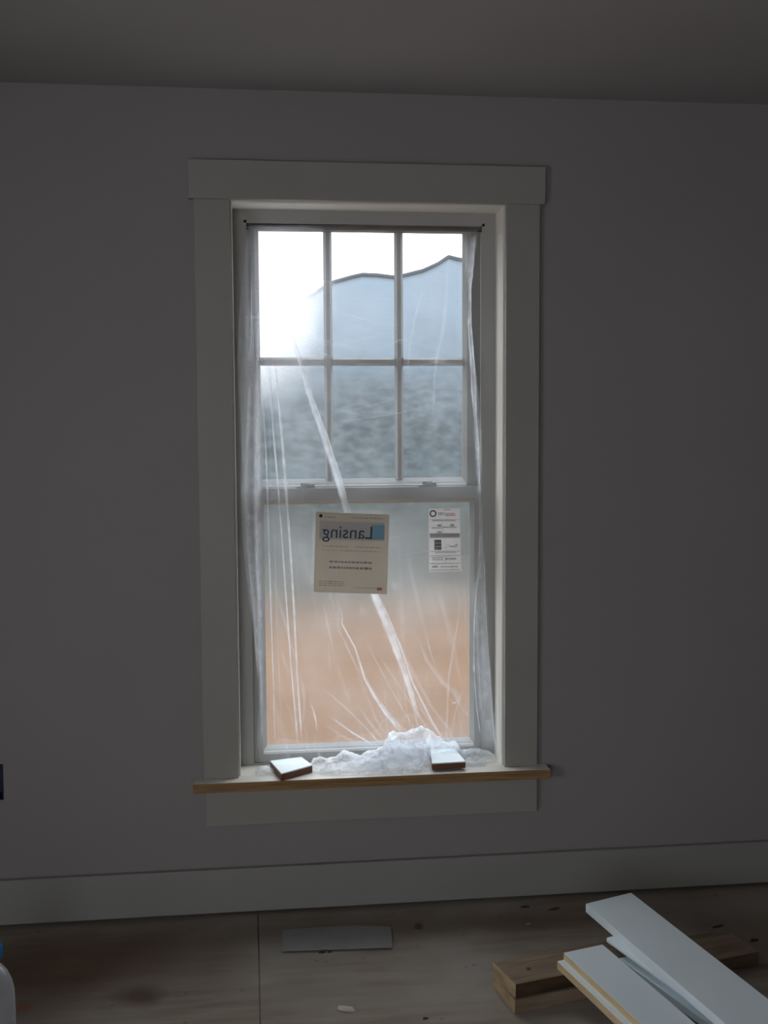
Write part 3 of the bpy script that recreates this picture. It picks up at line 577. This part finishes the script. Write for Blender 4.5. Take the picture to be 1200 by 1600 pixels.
sheet = film.build('plastic_sheet', [M_film, M_fold, M_fold2, M_rope, M_fold3], smooth=True, origin=atY(575, 1192, 0.03))
ga = sheet.data.attributes.new('gather', 'FLOAT', 'POINT')
for i in range(len(film.v)): ga.data[i].value = film.g.get(i, 0.0)
tag(sheet, 'translucent plastic sheet hanging creased over the whole window, gathered in a rope at right', 'plastic sheet')

# crumpled hem lying on the sill
heap = MB()
def lobe(tab, y0, yc0, ry0, seed, amp=0.012, yct=None, ryt=None, n_t=26, step=2.0, zb=ZS+0.0015, skew=0.0):
    """tab: (px x, height in m) profile along the sill"""
    xa, xb = tab[0][0], tab[-1][0]; nX = int((xb-xa)/step); b0 = len(heap.v)
    for i in range(nX+1):
        x = xa+(xb-xa)*i/nX; h = interp(tab, x); yc = interp(yct, x) if yct else yc0; ry = interp(ryt, x) if ryt else ry0; X = atY(x, 1200, yc).x
        for j in range(n_t+1):
            t_ = math.pi*(-0.02+1.04*j/n_t); yy = yc-ry*math.cos(t_)*(0.5+0.5*min(1, h/0.05)); zz = zb+h*max(0, math.sin(t_))**0.8
            p_ = Vector((X, yy, zz)); q = Vector((p_.x*13, p_.y*17, p_.z*20))+Vector((seed, 0, 0))
            r1 = 1-abs(noise.noise(q))*2.2; r2 = 1-abs(noise.noise(q*2.3))*2.2; r3 = noise.noise(q*5.1)
            dsp = amp*(r1*1.1+r2*0.5+r3*.12-0.7)*min(1, h/0.02+.2)
            nrm = Vector((noise.noise(q*.7+Vector((9, 1, 0)))*.5, -math.cos(t_), math.sin(t_)*.8+.1)); p_ = p_+nrm*dsp
            p_.z = max(p_.z, zb+0.001*abs(noise.noise(q*3))); p_.y = min(p_.y, 0.100)
            heap.v.append(tuple(p_))
    for i in range(nX):
        for j in range(n_t): a = b0+i*(n_t+1)+j; heap.quad(a, a+1, a+n_t+2, a+n_t+1)
lobe([(484, .008), (495, .026), (512, .030), (530, .040), (552, .046), (575, .040), (590, .044), (600, .058), (608, .094), (625, .100), (640, .104), (654, .112), (668, .100), (684, .080), (700, .068), (712, .050), (720, .030), (726, .01)], 0, 0.045, 0.045, 3.1, 0.016, yct=[(655, .045), (672, .085)], ryt=[(655, .045), (672, .014)])
lobe([(500, .006), (520, .018), (560, .026), (600, .040), (640, .042), (660, .034), (668, .015)], 0, 0.000, 0.040, 8.3, 0.011)
lobe([(545, .01), (575, .034), (610, .062), (645, .066), (662, .040), (670, .01)], 0, 0.060, 0.036, 14.3, 0.012)
lobe([(400, .006), (406, .016), (416, .014), (428, .005)], 0, 0.030, 0.045, 21.0, 0.006, step=1.5)
lobe([(720, .006), (726, .036), (738, .030), (750, .028), (762, .022), (774, .010)], 0, 0.060, 0.036, 31.0, 0.010)
lobe([(726, .004), (735, .020), (748, .014), (756, .004)], 0, 0.020, 0.034, 41.0, 0.007)
hm = heap.build('crumpled_hem', M_heap, parent=sheet, smooth=True); hm['label'] = 'bunched up white bottom edge of the plastic on the sill'

# ---------------------------------------------------------------- two offcuts lying on the sill
def block(name, pts, ztop, zbot, mats, label, side):
    q = [atZ(x, y, ztop) for x, y in pts]; c = sum(q, Vector())/4; c.z = zbot
    base = [Vector((v.x, v.y, zbot)) for v in q]
    mb = MB(); mb.prism(base, (0, 0, ztop-zbot-0.004), (1, 1, side))
    mb.prism([Vector((v.x, v.y, ztop-0.004)) for v in q], (0, 0, 0.004), (0, 0, 0))
    o = mb.build(name, mats, origin=c, bevel=0.0006); return tag(o, label, 'wood block', 'offcuts lying on the sill')
block('wood_offcut', [(422, 1188.5), (440, 1208.5), (488, 1195), (471, 1182.5)], ZS+0.024, ZS+0.001, [M_prime, M_red], 'white topped wood offcut at left end of the sill, tangled in plastic', 1)
block('wood_offcut', [(672, 1171), (675, 1192.5), (727.5, 1189.5), (710, 1169)], ZS+0.027, ZS+0.006, [M_prime, M_red], 'white topped offcut with dark red-brown end at right end of the sill', 1)

# ---------------------------------------------------------------- lumber on the floor
def plank(name, P, z0, th, mats, label, cat, group=None, mi=None):
    """P: four floor corners (left-near, right-near, right-far, left-far)"""
    c = (Vector((*P[0], z0))+Vector((*P[2], z0)))/2; ang = math.atan2(P[1][1]-P[0][1], P[1][0]-P[0][0])
    rot = Matrix.Rotation(-ang, 3, 'Z'); mb = MB(); mb.prism([rot @ (Vector((*p_, z0))-c) for p_ in P], (0, 0, th), (0, 0, mi or 0))
    o = mb.build(name, mats, bevel=0.0025); o.location = c; o.rotation_euler = (0, 0, ang); return tag(o, label, cat, group)
T = 0.038
dl = Vector((0.729, 0.172, 0)).normalized(); nl = Vector((-dl.y, dl.x, 0))
def strip(p0, length, width, endskew=0.0):
    p0 = Vector((*p0, 0)); a = p0; b = p0+dl*length; c_ = b+nl*width-dl*0.0; d = p0+nl*width+dl*endskew
    return [(v.x, v.y) for v in (a, b, c_, d)]
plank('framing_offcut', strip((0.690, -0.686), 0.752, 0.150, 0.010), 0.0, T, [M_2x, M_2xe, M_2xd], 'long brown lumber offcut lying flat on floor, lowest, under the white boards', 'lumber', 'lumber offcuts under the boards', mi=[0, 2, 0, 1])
p2 = strip((0.694, -0.678), 0.475, 0.132, -0.002)
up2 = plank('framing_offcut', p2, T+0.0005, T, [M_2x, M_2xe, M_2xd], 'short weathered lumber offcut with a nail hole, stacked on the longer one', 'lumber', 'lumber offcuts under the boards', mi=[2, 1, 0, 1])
nh = atZ(826, 1514, 2*T+0.0005); k = MB(); n = 12
k.prism([Vector((nh.x+0.006*math.cos(2*math.pi*i/n), nh.y+0.008*math.sin(2*math.pi*i/n), 2*T+0.0006)) for i in range(n)], (0, 0, 0.0006))
o = k.build('nail_hole', M_dark); o.parent = up2; o.matrix_parent_inverse = Matrix.LocRotScale(up2.location, up2.rotation_euler, None).inverted()
ZB = 2*T+0.001
def long_board(pts_px, ztop, prof, mats, name, label, length, group):
    """profile swept along the board; prof = list of (offset across 0..1 or beyond, z below top, material index of the following side)"""
    A = atZ(*pts_px[0], ztop); B = atZ(*pts_px[1], ztop); C1 = atZ(*pts_px[2], ztop); C2 = atZ(*pts_px[3], ztop)
    d = ((C1-A).normalized()+(C2-B).normalized()).normalized(); w = (B-A)
    mb = MB(); n = len(prof)
    for l in (0, length):
        for (u, dz, mi_) in prof:
            mb.v.append(tuple(A+w*u+d*l+Vector((0, 0, -dz))))
    mb.f.append(tuple(range(n))); mb.mi.append(len(mats)-1); mb.f.append(tuple(range(2*n-1, n-1, -1))); mb.mi.append(len(mats)-1)
    for i in range(n): j = (i+1) % n; mb.f.append((i, j, n+j, n+i)); mb.mi.append(prof[i][2])
    o = mb.build(name, mats, origin=(A+w*.5+d*length*.5)-Vector((0, 0, prof_depth(prof))), bevel=0.0012)
    return tag(o, label, 'board', group)
def prof_depth(p): return max(q[1] for q in p)
GB = 'white primed boards on the floor'
# small rabbeted board: white top, bare pine edges, white step
zt = ZB+0.040
smallb = long_board([(880.5, 1488.5), (941.5, 1475.5), (1001, 1600), (1088, 1600)], zt,
    [(0, 0, 1), (0, .019, 0), (-0.16, .019, 1), (-0.16, .040, 0), (1.0, .040, 0), (1.0, 0, 0)], [M_prime, M_pine, M_prime], 'primed_board',
    'shorter white board with a stepped bare pine edge, lying left of the larger board', 1.25, GB)
# wide board on top of a moulded board
zt2 = ZB+0.0735
wide = long_board([(915, 1412), (986, 1394.5), (1131, 1600), (1200, 1558.5)], zt2, [(0, 0, 0), (0, .024, 0), (1, .024, 0), (1, 0, 0)], [M_prime, M_prime], 'primed_board',
    'wide white board, uppermost and farthest right, resting on a moulded board', 1.5, GB)
mold = long_board([(915+36, 1412+52), (986+38, 1394.5+54), (1131, 1600), (1200, 1558.5)], zt2-0.0245,
    [(-0.03, 0, 0), (-0.045, .004, 0), (-0.05, .009, 0), (-0.035, .014, 0), (0.01, .017, 0), (.06, .020, 0), (.09, .025, 0), (.10, .029, 0), (.85, .029, 0), (.85, 0, 0)], [M_prime, M_prime], 'primed_moulding',
    'white moulding with a rounded edge under the wide board', 1.35, GB)
lowb = long_board([(967, 1497), (1040, 1481), (1092, 1600), (1165, 1556)], ZB+0.0195, [(0, 0, 0), (0, .0195, 0), (1, .0195, 0), (1, 0, 0)], [M_prime, M_prime], 'primed_board',
    'white board lowest under the moulding, mostly in its shadow', 1.3, GB)
plank('framing_offcut', [(0.88, -1.66), (1.62, -1.60), (1.61, -1.51), (0.87, -1.57)], 0.0, 2*T, [M_2x, M_2xe, M_2xd], 'thick lumber offcut propping the near ends of the white boards', 'lumber', 'lumber offcuts under the boards')

# ---------------------------------------------------------------- small things on the floor
q = [atZ(441, 1488, 0.003), atZ(613, 1482, 0.003), atZ(611, 1448, 0.003), atZ(560, 1446, 0.003), atZ(500, 1449, 0.003), atZ(441, 1453, 0.003)]
cs = MB(); cs.prism([Vector((v.x, v.y, 0.0008)) for v in q], (0, 0, 0.0024))
# its front edge curls up a little
csn = cs.build('cover_sheet', M_sheet, origin=(sum(q, Vector())/len(q)).to_2d().to_3d())
for v in csn.data.vertices:
    w = v.co+csn.location
    if w.y < -0.24: v.co.z += 0.005
tag(csn, 'flat grey rectangular sheet lying on floor below the window', 'sheet')
def chipm(name, px, py, l, w, h, ang, m_, label, cat, seed):
    c = atZ(px, py, 0); rr = random.Random(seed); n = 9; pts = []
    for i in range(n):
        a = 2*math.pi*i/n; r = rr.uniform(.7, 1.1); x, y = l*.5*r*math.cos(a), w*.5*r*math.sin(a)
        pts.append((x*math.cos(ang)-y*math.sin(ang), x*math.sin(ang)+y*math.cos(ang)))
    mb = MB(); b = 0
    mb.v = [(x, y, 0.0005) for x, y in pts]+[(x*.8, y*.8, h*rr.uniform(.5, 1.1)) for x, y in pts]
    mb.f = [tuple(reversed(range(n))), tuple(range(n, 2*n))]+[(i, (i+1) % n, n+(i+1) % n, n+i) for i in range(n)]; mb.mi = [0]*len(mb.f)
    o = mb.build(name, m_); o.location = (c.x, c.y, 0); return tag(o, label, cat)
chipm('wood_chip', 653, 1449, .030, .028, .008, .6, M_chip, 'dark brown wood chip on floor right of the grey sheet', 'wood chip', 1)
chipm('wood_shaving', 540, 1578, .050, .020, .010, -0.45, M_scrap, 'pale curled scrap on floor below the grey sheet', 'scrap', 2)
chipm('wood_chip', 866, 1421, .055, .014, .004, .35, M_chip, 'thin brown splinter on floor near the baseboard', 'wood chip', 3)
chipm('wood_chip', 820, 1417, .040, .018, .003, 0, M_chip, 'flat brown wood chip by the baseboard, left of the splinter', 'wood chip', 4)
chipm('wood_chip', 1122, 1448, .045, .012, .004, .3, M_chip, 'thin brown splinter beside the far edge of the long lumber', 'wood chip', 5)
chipm('wood_chip', 1178, 1470, .030, .014, .006, .1, M_chip, 'small dark chip on floor right of the lumber end', 'wood chip', 6)
chipm('wood_chip', 503, 1489, .022, .010, .006, .1, M_dark, 'black crumb at front edge of the grey sheet', 'wood chip', 7)
chipm('wood_chip', 515, 1488, .014, .010, .005, .1, M_dark, 'smaller black crumb right beside the other at the grey sheet', 'wood chip', 8)
chipm('wood_chip', 665, 1592, .018, .010, .004, .1, M_dark, 'tiny dark crumb on the floor near bottom of the view', 'wood chip', 9)
chipm('plaster_fleck', 826, 1444, .020, .014, .003, .1, M_sheet, 'small pale grey fleck on floor above the lumber', 'fleck', 10)

# ---------------------------------------------------------------- bottle at the lower left corner
def lathe(prof, n=40):
    mb = MB()
    for (r, z) in prof: mb.v += [(r*math.cos(2*math.pi*i/n)*(1+.0), r*math.sin(2*math.pi*i/n), z) for i in range(n)]
    for k in range(len(prof)-1):
        for i in range(n): j = (i+1) % n; mb.quad(k*n+i, k*n+j, (k+1)*n+j, (k+1)*n+i)
    return mb
bp_ = atZ(-11, 1628, 0)
bt = empty('plastic_bottle', (bp_.x, bp_.y, 0)); tag(bt, 'translucent plastic bottle with blue cap standing on floor at left edge', 'bottle')
body = lathe([(0.001, .003), (.046, .001), (.053, .006), (.055, .02), (.055, .05), (.052, .056), (.055, .062), (.055, .10), (.054, .125), (.049, .150), (.040, .172), (.029, .188), (.019, .198), (.0165, .204), (.0165, .212)]).build('bottle_body', M_jug, smooth=True)
body.parent = bt
cp = lathe([(.001, .2125), (.0165, .2125), (.0285, .2135), (.0290, .216), (.0290, .242), (.0275, .246), (.001, .247)], 24).build('bottle_cap', M_cap, smooth=True); cp.parent = bt; cp['label'] = 'blue screw cap'

# ---------------------------------------------------------------- outdoors
g = MB(); g.box(-60, 60, 0.45, 80, -0.8, -0.5); tag(g.build('ground_outside', M_dirt), kind='structure')
CREST = [(-2500, 300), (-900, 400), (-300, 380), (100, 415), (300, 425), (400, 440), (452, 460), (470, 471), (480, 467), (505, 450), (520, 442), (548, 434), (566, 430), (590, 431), (615, 434), (632, 431), (660, 424), (684, 413), (700, 402), (716, 406), (760, 410), (850, 395), (1100, 420), (1500, 360), (2600, 400), (4200, 380)]
hill = MB(); NXH = 420; NH = 26; xs = [-2500+(6700)*i/NXH for i in range(NXH+1)]
xs = sorted(set([x for x in xs if x < 380 or x > 800] + [380+i*3 for i in range(141)]))
crest = []
for x in xs:
    c = atY(x, interp(CREST, x), 17.0); crest.append(c)
    for j in range(NH+1):
        t_ = j/NH; Y = 17.0-3.6*(t_**0.9); Z = c.z+( -0.55-c.z)*t_
        b = noise.noise(Vector((c.x*1.1, Y*1.1, Z*1.6)))*0.22+noise.noise(Vector((c.x*3.5, Y*3.5, Z*4)))*0.08
        k_ = min(1, t_*6)*min(1, (1-t_)*6); hill.v.append((c.x, Y+b*k_, Z+b*.4*k_))
    hill.v.append((c.x, 22.0, -0.55))
W_ = NH+2
for i in range(len(xs)-1):
    for j in range(NH): a = i*W_+j; hill.quad(a, a+1, a+W_+1, a+W_)
    a = i*W_; hill.quad(a, a+NH+1, a+W_+NH+1, a+W_)
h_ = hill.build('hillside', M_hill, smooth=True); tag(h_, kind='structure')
ed = MB(); n = 8
for c in crest:
    ed.v += [(c.x, c.y-0.02+0.035*math.cos(2*math.pi*i/n), c.z+0.01+0.035*math.sin(2*math.pi*i/n)) for i in range(n)]
for k in range(len(crest)-1):
    for i in range(n): j = (i+1) % n; ed.quad(k*n+i, k*n+j, (k+1)*n+j, (k+1)*n+i)
e_ = ed.build('dark_crest', M_line, parent=h_, smooth=True)
